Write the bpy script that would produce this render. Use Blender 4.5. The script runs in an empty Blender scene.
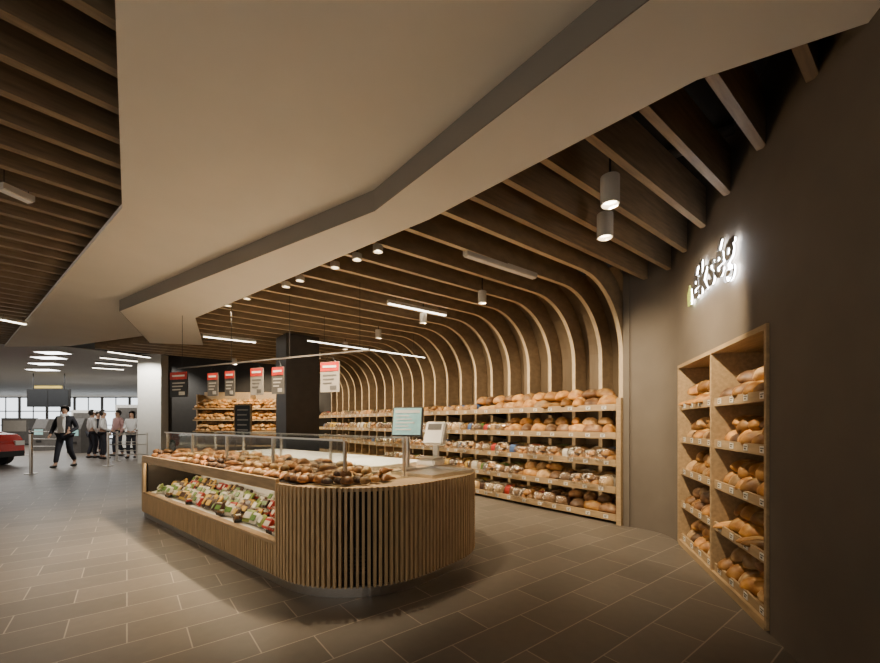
import bpy,bmesh,math,random
from mathutils import Vector,Matrix,noise
random.seed(4)
PI=math.pi
C=bpy.context.scene.collection
F=400.0;HZ=423.0;CH=1.3
def U(px,py,z):
    Y=(CH-z)*F/(py-HZ)
    return Vector(((px-440)/F*Y,Y,z))
def D(px,Y,z=0): return Vector(((px-440)/F*Y,Y,z))
# ---------------------------------------------------------------- materials
def mat(name,c,rough=.5,metal=0,var=.15,scale=8,stretch=(1,1,1),emit=0,ecol=None,rnd=0,bump=0,spec=.5,detail=4):
    m=bpy.data.materials.new(name);m.use_nodes=True
    N=m.node_tree.nodes;L=m.node_tree.links;b=N['Principled BSDF']
    tc=N.new('ShaderNodeTexCoord');mp=N.new('ShaderNodeMapping');mp.inputs['Scale'].default_value=stretch
    nz=N.new('ShaderNodeTexNoise');nz.inputs['Scale'].default_value=scale;nz.inputs['Detail'].default_value=detail
    L.new(tc.outputs['Object'],mp.inputs[0]);L.new(mp.outputs[0],nz.inputs['Vector'])
    cr=N.new('ShaderNodeValToRGB')
    cr.color_ramp.elements[0].position=.3;cr.color_ramp.elements[1].position=.7
    cr.color_ramp.elements[0].color=[x*(1-var) for x in c]+[1]
    cr.color_ramp.elements[1].color=[min(1,x*(1+var)) for x in c]+[1]
    L.new(nz.outputs['Fac'],cr.inputs[0]);out=cr.outputs[0]
    if rnd:
        oi=N.new('ShaderNodeObjectInfo');hs=N.new('ShaderNodeHueSaturation')
        mr=N.new('ShaderNodeMapRange');mr.inputs['To Min'].default_value=1-rnd;mr.inputs['To Max'].default_value=1+rnd
        L.new(oi.outputs['Random'],mr.inputs['Value']);L.new(mr.outputs[0],hs.inputs['Value']);L.new(out,hs.inputs['Color']);out=hs.outputs[0]
    L.new(out,b.inputs['Base Color'])
    b.inputs['Roughness'].default_value=rough;b.inputs['Metallic'].default_value=metal
    b.inputs['Specular IOR Level'].default_value=spec
    if emit:
        b.inputs['Emission Color'].default_value=list(ecol or c)+[1];b.inputs['Emission Strength'].default_value=emit
    if bump:
        bp=N.new('ShaderNodeBump');bp.inputs['Strength'].default_value=bump;bp.inputs['Distance'].default_value=.01
        L.new(nz.outputs['Fac'],bp.inputs['Height']);L.new(bp.outputs[0],b.inputs['Normal'])
    return m
def breadmat(name,dark,light,flour):
    m=bpy.data.materials.new(name);m.use_nodes=True
    N=m.node_tree.nodes;L=m.node_tree.links;b=N['Principled BSDF']
    tc=N.new('ShaderNodeTexCoord');nz=N.new('ShaderNodeTexNoise');nz.inputs['Scale'].default_value=14;nz.inputs['Detail'].default_value=5
    L.new(tc.outputs['Object'],nz.inputs['Vector'])
    cr=N.new('ShaderNodeValToRGB');cr.color_ramp.elements[0].position=.3;cr.color_ramp.elements[1].position=.7
    cr.color_ramp.elements[0].color=list(dark)+[1];cr.color_ramp.elements[1].color=list(light)+[1]
    L.new(nz.outputs['Fac'],cr.inputs[0])
    at=N.new('ShaderNodeAttribute');at.attribute_name='tone'
    mx=N.new('ShaderNodeMix');mx.data_type='RGBA'
    L.new(at.outputs['Fac'],mx.inputs[0]);L.new(cr.outputs[0],mx.inputs[6]);mx.inputs[7].default_value=list(flour)+[1]
    oi=N.new('ShaderNodeObjectInfo');hs=N.new('ShaderNodeHueSaturation');mr=N.new('ShaderNodeMapRange')
    mr.inputs['To Min'].default_value=.45;mr.inputs['To Max'].default_value=1.35
    L.new(oi.outputs['Random'],mr.inputs['Value']);L.new(mr.outputs[0],hs.inputs['Value']);L.new(mx.outputs[2],hs.inputs['Color'])
    L.new(hs.outputs[0],b.inputs['Base Color']);b.inputs['Roughness'].default_value=.55
    bp=N.new('ShaderNodeBump');bp.inputs['Strength'].default_value=.5;bp.inputs['Distance'].default_value=.012
    L.new(nz.outputs['Fac'],bp.inputs['Height']);L.new(bp.outputs[0],b.inputs['Normal'])
    return m
def clearmat(name,tint,refl,rough=.02,crinkle=0):
    m=bpy.data.materials.new(name);m.use_nodes=True
    N=m.node_tree.nodes;L=m.node_tree.links
    for n in list(N): N.remove(n)
    o=N.new('ShaderNodeOutputMaterial');t=N.new('ShaderNodeBsdfTransparent');g=N.new('ShaderNodeBsdfGlossy')
    g.inputs['Roughness'].default_value=rough
    tc=N.new('ShaderNodeTexCoord');nz=N.new('ShaderNodeTexNoise');nz.inputs['Scale'].default_value=26;L.new(tc.outputs['Object'],nz.inputs['Vector'])
    cr=N.new('ShaderNodeValToRGB');cr.color_ramp.elements[0].color=[x*.97 for x in tint]+[1];cr.color_ramp.elements[1].color=list(tint)+[1]
    L.new(nz.outputs['Fac'],cr.inputs[0]);L.new(cr.outputs[0],t.inputs[0])
    lw=N.new('ShaderNodeLayerWeight');lw.inputs['Blend'].default_value=.25
    mr=N.new('ShaderNodeMapRange');mr.inputs['To Min'].default_value=refl;mr.inputs['To Max'].default_value=.55
    L.new(lw.outputs['Fresnel'],mr.inputs['Value'])
    if crinkle:
        bp=N.new('ShaderNodeBump');bp.inputs['Strength'].default_value=crinkle;bp.inputs['Distance'].default_value=.02
        L.new(nz.outputs['Fac'],bp.inputs['Height']);L.new(bp.outputs[0],g.inputs['Normal']);L.new(bp.outputs[0],lw.inputs['Normal'])
    mx=N.new('ShaderNodeMixShader');L.new(mr.outputs[0],mx.inputs[0]);L.new(t.outputs[0],mx.inputs[1]);L.new(g.outputs[0],mx.inputs[2])
    L.new(mx.outputs[0],o.inputs[0]);return m
def floormat(ang):
    m=bpy.data.materials.new('floor_tiles');m.use_nodes=True
    N=m.node_tree.nodes;L=m.node_tree.links;b=N['Principled BSDF']
    tc=N.new('ShaderNodeTexCoord');mp=N.new('ShaderNodeMapping');mp.inputs['Rotation'].default_value=(0,0,ang)
    L.new(tc.outputs['Object'],mp.inputs[0])
    br=N.new('ShaderNodeTexBrick');br.inputs['Scale'].default_value=1
    br.inputs['Brick Width'].default_value=.6;br.inputs['Row Height'].default_value=.3
    br.inputs['Mortar Size'].default_value=.004;br.inputs['Mortar Smooth'].default_value=.1
    br.inputs['Color1'].default_value=(.128,.108,.086,1);br.inputs['Color2'].default_value=(.175,.147,.118,1);br.inputs['Mortar'].default_value=(.36,.305,.245,1)
    L.new(mp.outputs[0],br.inputs['Vector'])
    nz=N.new('ShaderNodeTexNoise');nz.inputs['Scale'].default_value=14;nz.inputs['Detail'].default_value=6
    L.new(tc.outputs['Object'],nz.inputs['Vector'])
    mx=N.new('ShaderNodeMix');mx.data_type='RGBA';mx.blend_type='MULTIPLY';mx.inputs[0].default_value=.25
    L.new(br.outputs['Color'],mx.inputs[6]);L.new(nz.outputs['Fac'],mx.inputs[7]);L.new(mx.outputs[2],b.inputs['Base Color'])
    b.inputs['Roughness'].default_value=.4
    b.inputs['Specular IOR Level'].default_value=.35
    bp=N.new('ShaderNodeBump');bp.inputs['Strength'].default_value=.2;bp.inputs['Distance'].default_value=.004;bp.invert=True
    L.new(br.outputs['Fac'],bp.inputs['Height']);L.new(bp.outputs[0],b.inputs['Normal'])
    return m
M={}
M['beam']=mat('beam_oak',(.27,.19,.115),.5,var=.25,scale=6,stretch=(.6,6,6))
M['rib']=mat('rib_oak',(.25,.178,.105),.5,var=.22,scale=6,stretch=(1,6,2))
M['edge']=mat('rib_lit_edge_oak',(.54,.41,.25),.5,var=.15,scale=6,stretch=(1,6,2))  # light catching the rib fronts, painted as a paler oak
M['back']=mat('back_panel_oak',(.17,.118,.067),.6,var=.12,scale=5,stretch=(3,3,.5))
M['oak']=mat('shelf_oak',(.4,.275,.145),.5,var=.18,scale=7,stretch=(5,.7,5))
M['slat']=mat('counter_slat_oak',(.54,.375,.205),.45,var=.18,scale=9,stretch=(5,5,.6))
M['core']=mat('counter_core_dark',(.02,.014,.009),.7)
M['grille']=mat('grille_dark',(.05,.04,.03),.6)
M['top']=mat('counter_top_oak',(.42,.29,.16),.4,var=.18,scale=7,stretch=(.7,5,5))
M['plaster']=mat('soffit_plaster',(.9,.85,.77),.85,var=.02,scale=2)
M['stepshade']=mat('soffit_step_shade',(.26,.23,.195),.85,var=.04,scale=2)  # shadow at the soffit step, put into the colour
M['taupe']=mat('wall_taupe_plaster',(.14,.114,.087),.75,var=.07,scale=3,bump=.05)
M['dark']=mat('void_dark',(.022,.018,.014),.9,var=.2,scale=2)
M['black']=mat('black_metal',(.012,.012,.012),.4,var=.1)
M['rail']=mat('rail_grey_metal',(.14,.125,.11),.4,var=.1)
M['blackwall']=mat('black_wall',(.03,.026,.022),.6,var=.1)
M['col']=mat('column_dark',(.035,.028,.023),.5,var=.15)
M['white']=mat('white_paint',(.75,.73,.68),.5,var=.03)
M['mallceil']=mat('concourse_ceiling_paint',(.42,.41,.39),.8,var=.04)
M['spotw']=mat('white_lamp_metal',(.6,.55,.48),.35,var=.03)
M['steel']=mat('brushed_steel',(.72,.69,.65),.28,metal=1,var=.08,scale=30,stretch=(1,1,10))
M['glow']=mat('lamp_glow',(1,.86,.62),emit=20,ecol=(1,.82,.55))
M['tube']=mat('tube_glow',(1,.93,.8),emit=9,ecol=(1,.9,.72))
M['tubedim']=mat('tube_unlit',(.5,.42,.32),.3,emit=.12,ecol=(1,.8,.55))
M['strip']=mat('led_strip',(1,.85,.6),emit=40,ecol=(1,.84,.58))
M['shelffill']=mat('shelf_fill_glow',(1,.85,.6),emit=8,ecol=(1,.8,.5))  # glow for added fill under the bread wall shelves
M['cool']=mat('cool_panel',(1,1,1),emit=9,ecol=(1,.97,.92))
M['day']=mat('daylight_pane',(.9,.95,1),emit=2.6,ecol=(.88,.95,1),var=.3,scale=.8)
M['halo']=mat('halo_light',(1,1,1),emit=45,ecol=(.95,.97,1))
M['letter']=mat('letter_face',(.06,.055,.05),.4)
M['green']=mat('leaf_green',(.4,.47,.1),.4,emit=.3,ecol=(.45,.6,.1))
M['red']=mat('sign_red',(.5,.03,.02),.4)
M['paper']=mat('sign_white',(.3,.27,.23),.5,var=.05)
M['print']=mat('sign_print',(.42,.39,.34),.5,var=.05)
M['grey']=mat('grey_board',(.1,.092,.084),.5)
M['tag']=mat('price_card',(.75,.72,.65),.5,var=.05)
M['glass']=clearmat('counter_glass',(.96,.985,.97),.05)
M['bag']=clearmat('clear_bag',(.97,.97,.96),.09,.12,.7)
M['screen']=mat('screen_face',(.25,.45,.42),.3,emit=.5,ecol=(.35,.6,.55),var=.2,scale=20)
M['skin']=mat('skin',(.5,.3,.2),.5,var=.06)
M['hair']=mat('dark_hair',(.02,.014,.01),.5,var=.3,scale=40)
M['navy']=mat('cloth_dark',(.022,.022,.03),.8,var=.2)
M['jean']=mat('cloth_trousers',(.03,.032,.045),.8,var=.2)
M['shirt']=mat('cloth_white',(.75,.73,.71),.8,var=.05)
M['pinkc']=mat('cloth_pink',(.55,.32,.3),.8,var=.08)
M['shoe']=mat('shoe_leather',(.02,.017,.015),.4)
M['rubber']=mat('tyre_rubber',(.015,.015,.015),.7)
M['carred']=mat('car_red',(.45,.02,.015),.2,var=.03)
BG=breadmat('crust_golden',(.26,.098,.016),(.56,.27,.06),(.74,.5,.2))
BB=breadmat('crust_brown',(.09,.038,.013),(.23,.1,.033),(.48,.32,.17))
BF=breadmat('crust_floured',(.33,.17,.055),(.55,.34,.14),(.68,.53,.33))
BD=breadmat('pastry_glazed',(.17,.058,.012),(.42,.18,.045),(.7,.47,.22))
BC=breadmat('pastry_chocolate',(.045,.018,.01),(.12,.05,.02),(.45,.29,.17))
# ---------------------------------------------------------------- mesh helpers
def bx(bm,x0,x1,y0,y1,z0,z1,mi=0,M_=None):
    vs=[bm.verts.new((M_@Vector(p)) if M_ else p) for p in ((x0,y0,z0),(x1,y0,z0),(x1,y1,z0),(x0,y1,z0),(x0,y0,z1),(x1,y0,z1),(x1,y1,z1),(x0,y1,z1))]
    for q in ((0,3,2,1),(4,5,6,7),(0,1,5,4),(1,2,6,5),(2,3,7,6),(3,0,4,7)):
        f=bm.faces.new([vs[i] for i in q]);f.material_index=mi
def prism(bm,pts,z0,z1,mi=0):
    a=[bm.verts.new((p[0],p[1],z0)) for p in pts];b=[bm.verts.new((p[0],p[1],z1)) for p in pts]
    n=len(pts);fs=[bm.faces.new(a[::-1]),bm.faces.new(b)]
    for i in range(n): fs.append(bm.faces.new((a[i],a[(i+1)%n],b[(i+1)%n],b[i])))
    for f in fs: f.material_index=mi
def extr(bm,pts,y0,y1,mi=0,ax='y'):
    mk=(lambda p,t:(p[0],t,p[1])) if ax=='y' else (lambda p,t:(t,p[0],p[1]))
    a=[bm.verts.new(mk(p,y0)) for p in pts];b=[bm.verts.new(mk(p,y1)) for p in pts]
    n=len(pts);fs=[bm.faces.new(a),bm.faces.new(b[::-1])]
    for i in range(n): fs.append(bm.faces.new((a[(i+1)%n],a[i],b[i],b[(i+1)%n])))
    for f in fs: f.material_index=mi
def cyl(bm,p,q,r,n=12,r2=None,mi=0):
    p=Vector(p);q=Vector(q);z=(q-p).normalized();x=z.orthogonal().normalized();y=z.cross(x);r2=r if r2 is None else r2
    a=[];b=[]
    for i in range(n):
        v=x*math.cos(2*PI*i/n)+y*math.sin(2*PI*i/n)
        a.append(bm.verts.new(p+v*r));b.append(bm.verts.new(q+v*r2))
    fs=[bm.faces.new(a[::-1]),bm.faces.new(b)]
    for i in range(n): fs.append(bm.faces.new((a[i],a[(i+1)%n],b[(i+1)%n],b[i])))
    for f in fs: f.material_index=mi
def mesh(name,bm,mats,smooth=False):
    bmesh.ops.recalc_face_normals(bm,faces=bm.faces[:])
    me=bpy.data.meshes.new(name)
    if smooth:
        for f in bm.faces: f.smooth=True
    bm.to_mesh(me);bm.free()
    for m in (mats if isinstance(mats,(list,tuple)) else [mats]): me.materials.append(m)
    return me
def tag(o,label,cat,group=None):
    o['label']=label;o['category']=cat
    if group: o['group']=group
    return o
def put(name,me,parent=None,loc=(0,0,0),rz=0,mtx=None):
    o=bpy.data.objects.new(name,me);C.objects.link(o)
    if parent: o.parent=parent
    if mtx is not None:
        l,r,s=mtx.decompose();o.location=l;o.rotation_euler=r.to_euler()
    else:
        o.location=loc;o.rotation_euler=(0,0,rz)
    return o
def obj(name,bm,mats,parent=None,loc=(0,0,0),rz=0,smooth=False,mtx=None):
    return put(name,mesh(name,bm,mats,smooth),parent,loc,rz,mtx)
def thing(name,label,cat,loc=(0,0,0),rz=0,group=None,mtx=None):
    return tag(put(name,None,None,loc,rz,mtx),label,cat,group)
def struct(name,bm,mats,**k):
    o=obj(name,bm,mats,**k);o['kind']='structure';return o
def dup(root,loc,rz=0,label=None,group=None,tilt=(0,0),sc=1):
    r=root.copy();C.objects.link(r);r.location=loc;r.rotation_euler=(tilt[0],tilt[1],rz);r.scale=(sc,)*3
    if label: r['label']=label
    if group: r['group']=group
    for ch in root.children:
        c=ch.copy();C.objects.link(c);c.parent=r
        for g in ch.children:
            e=g.copy();C.objects.link(e);e.parent=c
    return r
NB=bmesh.new
# ---------------------------------------------------------------- frame of the shop
S0=Vector((2.29,5.10,0));d=Vector((-.616,.787,0)).normalized();n=Vector((-d.y,d.x,0))
if n.y>0:n=-n
WANG=math.atan2(n.y,n.x)
def WP(t,x,z): return S0+d*t+n*x+Vector((0,0,z))
WL=10.2
ZB=3.05
Z2=2.98;Z1=3.15
N0=U(679,543,0);N1=Vector((2.035,2.47,0))
e=(N0-N1).normalized();mm=Vector((-e.y,e.x,0))
wend=S0-d*.045
def bez(a,b,c,q,t): return a*(1-t)**3+b*3*t*(1-t)**2+c*3*t*t*(1-t)+q*t**3
KC=28
curve=[bez(N0,N0+e*.36,Vector((2.58,4.86,0)),wend,k/KC) for k in range(KC+1)]
wallpath=[N1-e*4.6,N1]+curve+[wend-n*.62]
def isect(P,v,poly):
    best=None
    for a,b in zip(poly,poly[1:]):
        s=b-a;den=v.x*s.y-v.y*s.x
        if abs(den)<1e-9: continue
        w=a-P;t=(w.x*s.y-w.y*s.x)/den;q=(w.x*v.y-w.y*v.x)/den
        if 0<=q<=1 and t>1e-4 and (best is None or t<best): best=t
    return best
fold=[U(600,0,Z1),U(375,190,Z1),U(120,300,Z1),U(150,335,Z1)]
dv=(fold[0]-fold[1]);ext0=fold[0]+dv*(isect(fold[0],dv,wallpath[:3])-.003)
fold=[ext0]+fold
far1=U(70,346,Z1);far2=U(4,347,Z1)
foldx=fold+[far1,far2]
bm=NB();bx(bm,-42,8,-4,36,-.1,0);struct('floor',bm,floormat(-WANG))
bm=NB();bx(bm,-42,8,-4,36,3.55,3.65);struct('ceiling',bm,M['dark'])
bm=NB();prism(bm,[(-41,35),(-41,11),(-11.5,11),(-9.6,13.6),(-9.6,35)],3.53,3.549);struct('ceiling.001',bm,M['mallceil'])
def wallrun(bm,pts,z0,z1,th=.08):
    for a,b in zip(pts,pts[1:]):
        t=(b-a).normalized();o=Vector((t.y,-t.x,0))*th
        prism(bm,[a,b,b+o,a+o],z0,z1)
NT=1.92
bm=NB();wallrun(bm,wallpath[:2],0,3.55);wallrun(bm,wallpath[1:3],NT,3.55)
wallrun(bm,wallpath[-2:],0,3.55)
# curved run: front ribbon with its own shared vertices (smooth), flat back strips apart from it
def ribbon(bm,pts,dx,dy,sm):
    lo=[bm.verts.new((p.x+dx,p.y+dy,0)) for p in pts];hi=[bm.verts.new((p.x+dx,p.y+dy,3.55)) for p in pts]
    for i in range(len(pts)-1):
        f=bm.faces.new((lo[i],lo[i+1],hi[i+1],hi[i]));f.smooth=sm
# the flat run above the niche is continued by one more strip of the ribbon so that shading carries on
ribbon(bm,curve,0,0,True);ribbon(bm,curve[::-1],.08,.03,False)
struct('wall_right',bm,M['taupe'])
bm=NB()
prof=[(-.575,0),(-.575,2.17)]+[(.6-1.175*math.cos(a),2.17+1.175*math.sin(a)) for a in [PI*.5*k/12 for k in range(1,10)]]
outer=[(x-.03,z+.02) for x,z in prof]
extr(bm,prof+outer[::-1],.04,-WL-.1);struct('wall_shelf',bm,M['back'],loc=S0,rz=WANG)
endp=WP(WL+.1,-.6,0)
bm=NB();bx(bm,-9.0,endp.x,13.25,13.35,0,3.55);struct('wall_back',bm,M['blackwall'])
bm=NB();bx(bm,-9.75,-9.0,12.9,13.6,0,3.52);struct('wall_left',bm,M['white'])
main=[Vector((-1.2,-3,0)),U(115,0,Z1),U(122,208,Z1),far2,far1,U(150,335,Z1),U(120,300,Z1),U(375,190,Z1),U(600,0,Z1),ext0,N1-e*4.5+mm*.01]
bm=NB();prism(bm,main,Z1,Z1+.04);struct('ceiling.002',bm,M['plaster'])
o2=[U(195,318,Z2),U(300,274,Z2),U(430,219,Z2),U(697,80,Z2)]
od=U(895,14,Z2)-o2[-1];o2.append(o2[-1]+od*(isect(o2[-1],od,wallpath[:3])-.003))
sec=[fold[4],fold[3],fold[2],fold[1],ext0]+o2[::-1]+[U(203,345,Z2)]
bm=NB();prism(bm,sec,Z2,Z2+.03);struct('ceiling.003',bm,M['plaster'])
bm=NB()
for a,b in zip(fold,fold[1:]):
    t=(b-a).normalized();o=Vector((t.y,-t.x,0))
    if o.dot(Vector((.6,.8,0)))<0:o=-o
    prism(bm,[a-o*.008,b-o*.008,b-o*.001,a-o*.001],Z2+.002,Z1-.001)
struct('trim_1',bm,M['stepshade'])  # step face coloured dark to stand for shadow between the panels
# ---------------------------------------------------------------- ribs and beams
def ribmesh(x0,L,dep=.28,th=.027):
    R0=.88;cx=x0+R0;zc=ZB-R0;A=[PI*.5*k/14 for k in range(15)]
    inn=[(x0,0)]+[(cx-R0*math.cos(a),zc+R0*math.sin(a)) for a in A]+[(L,ZB)]
    out=[(x0-dep,0)]+[(cx-(R0+dep)*math.cos(a),zc+(R0+dep)*math.sin(a)) for a in A]+[(L,ZB+dep)]
    bm=NB()
    for y in (-th,th):
        for i in range(len(inn)-1):
            bm.faces.new([bm.verts.new((p[0],y,p[1])) for p in (inn[i],inn[i+1],out[i+1],out[i])])
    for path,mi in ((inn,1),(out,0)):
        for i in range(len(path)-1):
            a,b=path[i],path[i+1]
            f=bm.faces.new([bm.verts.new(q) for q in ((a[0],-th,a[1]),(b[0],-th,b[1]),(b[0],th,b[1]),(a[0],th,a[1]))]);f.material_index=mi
    for k in (0,-1):
        a,b=inn[k],out[k];bm.faces.new([bm.verts.new(q) for q in ((a[0],-th,a[1]),(b[0],-th,b[1]),(b[0],th,b[1]),(a[0],th,a[1]))])
    bmesh.ops.remove_doubles(bm,verts=bm.verts[:],dist=1e-4)
    return bm
SP=.425
k=0
while k*SP<WL:
    P=WP(k*SP,0,0);t=isect(P,n,foldx)
    L=min(t-.12,6) if t else 6
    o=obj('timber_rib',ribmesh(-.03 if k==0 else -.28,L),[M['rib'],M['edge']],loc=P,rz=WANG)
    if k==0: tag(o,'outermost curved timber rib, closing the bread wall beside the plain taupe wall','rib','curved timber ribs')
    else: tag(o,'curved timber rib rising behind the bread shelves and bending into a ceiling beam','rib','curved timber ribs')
    k+=1
k=1
while k<16:
    Q=WP(-k*.31,0,0)-n*3
    ts=isect(Q,n,wallpath[:-1])
    if ts is None: k+=1;continue
    P=Q+n*(ts+.01);t=isect(P,n,fold)
    L=min((t-.12) if t else 3,4)
    if L>.12:
        bm=NB();bx(bm,0,L,-.026,.026,0,.34)
        tag(obj('ceiling_beam',bm,M['beam'],loc=(P.x,P.y,ZB),rz=WANG),'straight timber ceiling beam running from the plain taupe wall to the white soffit','beam','straight beams at the taupe wall')
    k+=1
sd=Vector((-.66,-.75,0)).normalized();perp=Vector((-sd.y,sd.x,0))
if perp.y<0:perp=-perp
edge=[Vector((-1.2,-3,0)),main[1],main[2],main[3]]
for kk in range(44):
    Q=main[1]+perp*(-1.1+.33*kk)
    t=isect(Q-sd*30,sd,edge)
    if t is None: continue
    P=Q-sd*30+sd*t
    P=P-sd*.12
    L=min(9,max(2.0,(P.x+13.5)/.66))
    if P.y-L*.75<-2.5: L=(P.y+2.5)/.75
    if L<.4: continue
    bm=NB();bx(bm,0,L,-.032,.032,0,.26)
    tag(obj('ceiling_slat',bm,M['beam'],loc=(P.x,P.y,3.21),rz=math.atan2(sd.y,sd.x)),'dark timber slat of the ceiling grid left of the white soffit','slat','slats of the left ceiling')
for a,b,r,l in ((WP(-.3,.5,3.48),WP(-3.2,-.2,3.48),.05,'dark round pipe above the beams near the taupe wall'),(WP(-.1,1.6,3.49),WP(-3.0,1.2,3.49),.04,'thin dark pipe above the beams behind the cylinder spotlights')):
    bm=NB();cyl(bm,a,b,r,14)
    for q_ in (.3,.7):
        c=a.lerp(b,q_);cyl(bm,c-(b-a).normalized()*.02,c+(b-a).normalized()*.02,r*1.2,14)
    tag(obj('ceiling_pipe',bm,M['grey'],smooth=False),l,'pipe')
bm=NB();s=.33;prism(bm,[(-s,-s),(s,-s),(s,s),(-s,s)],0,ZB-.005);prism(bm,[(-s-.012,-s-.012),(s+.012,-s-.012),(s+.012,s+.012),(-s-.012,s+.012)],0,.1)
struct('column',bm,M['col'],loc=D(297.5,8.2),rz=math.atan2(d.y,d.x))
# ---------------------------------------------------------------- breads
def loaf(name,lx,ly,lz,m,cuts=0,cross=False,seed=0,sub=3,amp=.09,bend=0,ridge=0,taper=0,flour=0):
    bm=NB();bmesh.ops.create_icosphere(bm,subdivisions=sub,radius=1)
    tone=[]
    for v in bm.verts:
        p=v.co.copy();s_=1+amp*noise.noise(p*1.7+Vector((seed*3.1,seed,0)))
        x,y,z=p.x,p.y,p.z;tn=0
        if z<0: z*=.45
        if z>0 and flour: tn=max(0,noise.noise(p*3+Vector((seed,9,2))))*flour
        if cuts and z>0:
            for c in range(cuts):
                cx=-.62+1.24*(c+.5)/cuts
                g=math.exp(-((x-cx+y*.22)/.07)**2)*min(1,max(0,z*1.6))
                s_-=.12*g;tn=max(tn,g*.95)
        if cross and z>.3:
            g=max(math.exp(-(x/.09)**2),math.exp(-(y/.09)**2))*(z-.3)*1.4;s_-=.14*min(g,1);tn=max(tn,min(g,1)*.9)
        if ridge: s_*=1+.09*abs(math.sin(x*ridge))-.05
        if taper:
            w=max(.2,1-taper*abs(x)**1.6);y*=w;z*=w
        q=Vector((x*lx*.5*s_,y*ly*.5*s_,z*lz*.69*s_))
        if bend: q.y+=bend*(x*x)*lx
        v.co=q;tone.append(tn)
    zm=min(v.co.z for v in bm.verts)
    for v in bm.verts: v.co.z-=zm
    me=mesh(name,bm,m,True)
    at=me.attributes.new('tone','FLOAT','POINT');at.data.foreach_set('value',tone)
    return me
R_={}
R_['round']=[loaf('round_loaf',.25,.24,.15,BG,cross=True,seed=i,flour=.35) for i in range(3)]
R_['oval']=[loaf('oval_loaf',.33,.16,.14,BG,cuts=3,seed=i+5,flour=.15) for i in range(3)]
R_['long']=[loaf('long_loaf',.44,.12,.10,BG,cuts=5,seed=i+9,taper=.35) for i in range(2)]
R_['rye']=[loaf('rye_loaf',.29,.2,.14,BB,cuts=2,seed=i+13,flour=.5) for i in range(3)]
R_['pale']=[loaf('floured_loaf',.27,.22,.14,BF,cross=(i==1),cuts=0 if i==1 else 2,seed=i+17,flour=.8) for i in range(2)]
R_['roll']=[loaf('bread_roll',.11,.1,.075,BG,cuts=1,seed=i+20,sub=2) for i in range(2)]
R_['croissant']=[loaf('croissant',.16,.07,.062,BD,seed=i+23,bend=.35,ridge=9,taper=.65) for i in range(2)]
R_['twist']=[loaf('twisted_pastry',.18,.06,.05,BD,seed=i+26,ridge=14,taper=.25,flour=.7) for i in range(2)]
R_['bun']=[loaf('glazed_bun',.1,.095,.065,BD,cross=True,seed=i+29,sub=3) for i in range(2)]
R_['choc']=[loaf('chocolate_roll',.12,.07,.055,BC,cuts=3,seed=i+33,sub=3) for i in range(2)]
R_['scone']=[loaf('cheese_scone',.085,.085,.06,BF,cross=True,seed=i+36,sub=3) for i in range(2)]
NAMES={'round':('round_loaf','round golden cross-cut loaf'),'oval':('oval_loaf','oval golden slashed loaf'),'long':('long_loaf','long slashed golden loaf'),
'rye':('rye_loaf','dark floured rye loaf'),'pale':('floured_loaf','pale floured loaf'),'roll':('bread_roll','small golden bread roll'),
'croissant':('croissant','glazed brown croissant'),'twist':('twisted_pastry','long ridged glazed pastry'),'bun':('glazed_bun','round glazed bun'),'choc':('chocolate_roll','small dark chocolate roll'),'scone':('cheese_scone','small pale round scone')}
def bread(kind,loc,rz,where,sc=1,tilt=(0,0)):
    nm,tx=NAMES[kind];o=put(nm,random.choice(R_[kind]));o.location=loc;o.rotation_euler=(tilt[0],tilt[1],rz);o.scale=(sc,)*3
    return tag(o,tx+' '+where,'bread' if kind in('round','oval','long','rye','pale','roll') else 'pastry',nm.replace('_',' ')+'s '+where)
def bagshape(r,sec_,yb,ye,seed):
    bm=NB();rings=[]
    for y,s_ in ((yb-.015,.75),(yb-.008,1.08),(0,1.1),(ye+.005,1.08),(ye+.035,.6),(ye+.06,.16),(ye+.075,.22),(ye+.1,.5)):
        rings.append([bm.verts.new((x*s_*(1+.08*noise.noise(Vector((x*30,y*30,seed)))),y,.003+max(0,(z*min(1.05,s_+.1)) if s_>.7 else .05+(z-.06)*s_))) for x,z in sec_])
    for a,b in zip(rings,rings[1:]):
        for i in range(8): bm.faces.new((a[i],a[(i+1)%8],b[(i+1)%8],b[i]))
    bm.faces.new(rings[0]);obj('bag',bm,M['bag'],r,smooth=True)
SEC=[(-.06,0),(.06,0),(.066,.06),(.058,.1),(.03,.125),(-.03,.125),(-.058,.1),(-.066,.06)]
def bagged(lab,m,seed):
    r=thing('bagged_bread','x','bagged bread')
    bm=NB()
    extr(bm,SEC,-.1,.1);bmesh.ops.bevel(bm,geom=bm.edges[:],offset=.01,segments=2,affect='EDGES')
    me=mesh('loaf',bm,m,True);me.attributes.new('tone','FLOAT','POINT').data.foreach_set('value',[.25]*len(me.vertices));put('loaf',me,r)
    bagshape(r,SEC,-.1,.1,seed)
    bm=NB();extr(bm,[(x*1.13,.001+z*1.07) for x,z in SEC],-.06,.03);obj('label_band',bm,lab,r)
    return r
def rollbag(lab,seed):
    r=thing('bagged_rolls','x','bagged rolls')
    for i,(x,y,z) in enumerate(((-.045,-.05,.004),(.05,-.05,.004),(-.05,.05,.004),(.045,.055,.004),(0,-.03,.06),(0,.06,.06))):
        put('roll',R_['roll'][i%2],r,(x,y,z),i*1.3)
    bagshape(r,[(x*1.55,z*1.08) for x,z in SEC],-.11,.12,seed)
    bm=NB();bx(bm,-.06,.06,-.1365,-.1345,.03,.1);obj('label_patch',bm,lab,r)
    return r
LC=[mat('band_red',(.38,.03,.02),.4),mat('band_white',(.55,.51,.43),.4),mat('band_green',(.1,.2,.04),.4),mat('band_blue',(.07,.13,.28),.4),mat('band_yellow',(.52,.33,.06),.4),mat('band_dark',(.06,.03,.02),.4)]
LN=['red','white','green','blue','yellow','dark brown']
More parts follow.
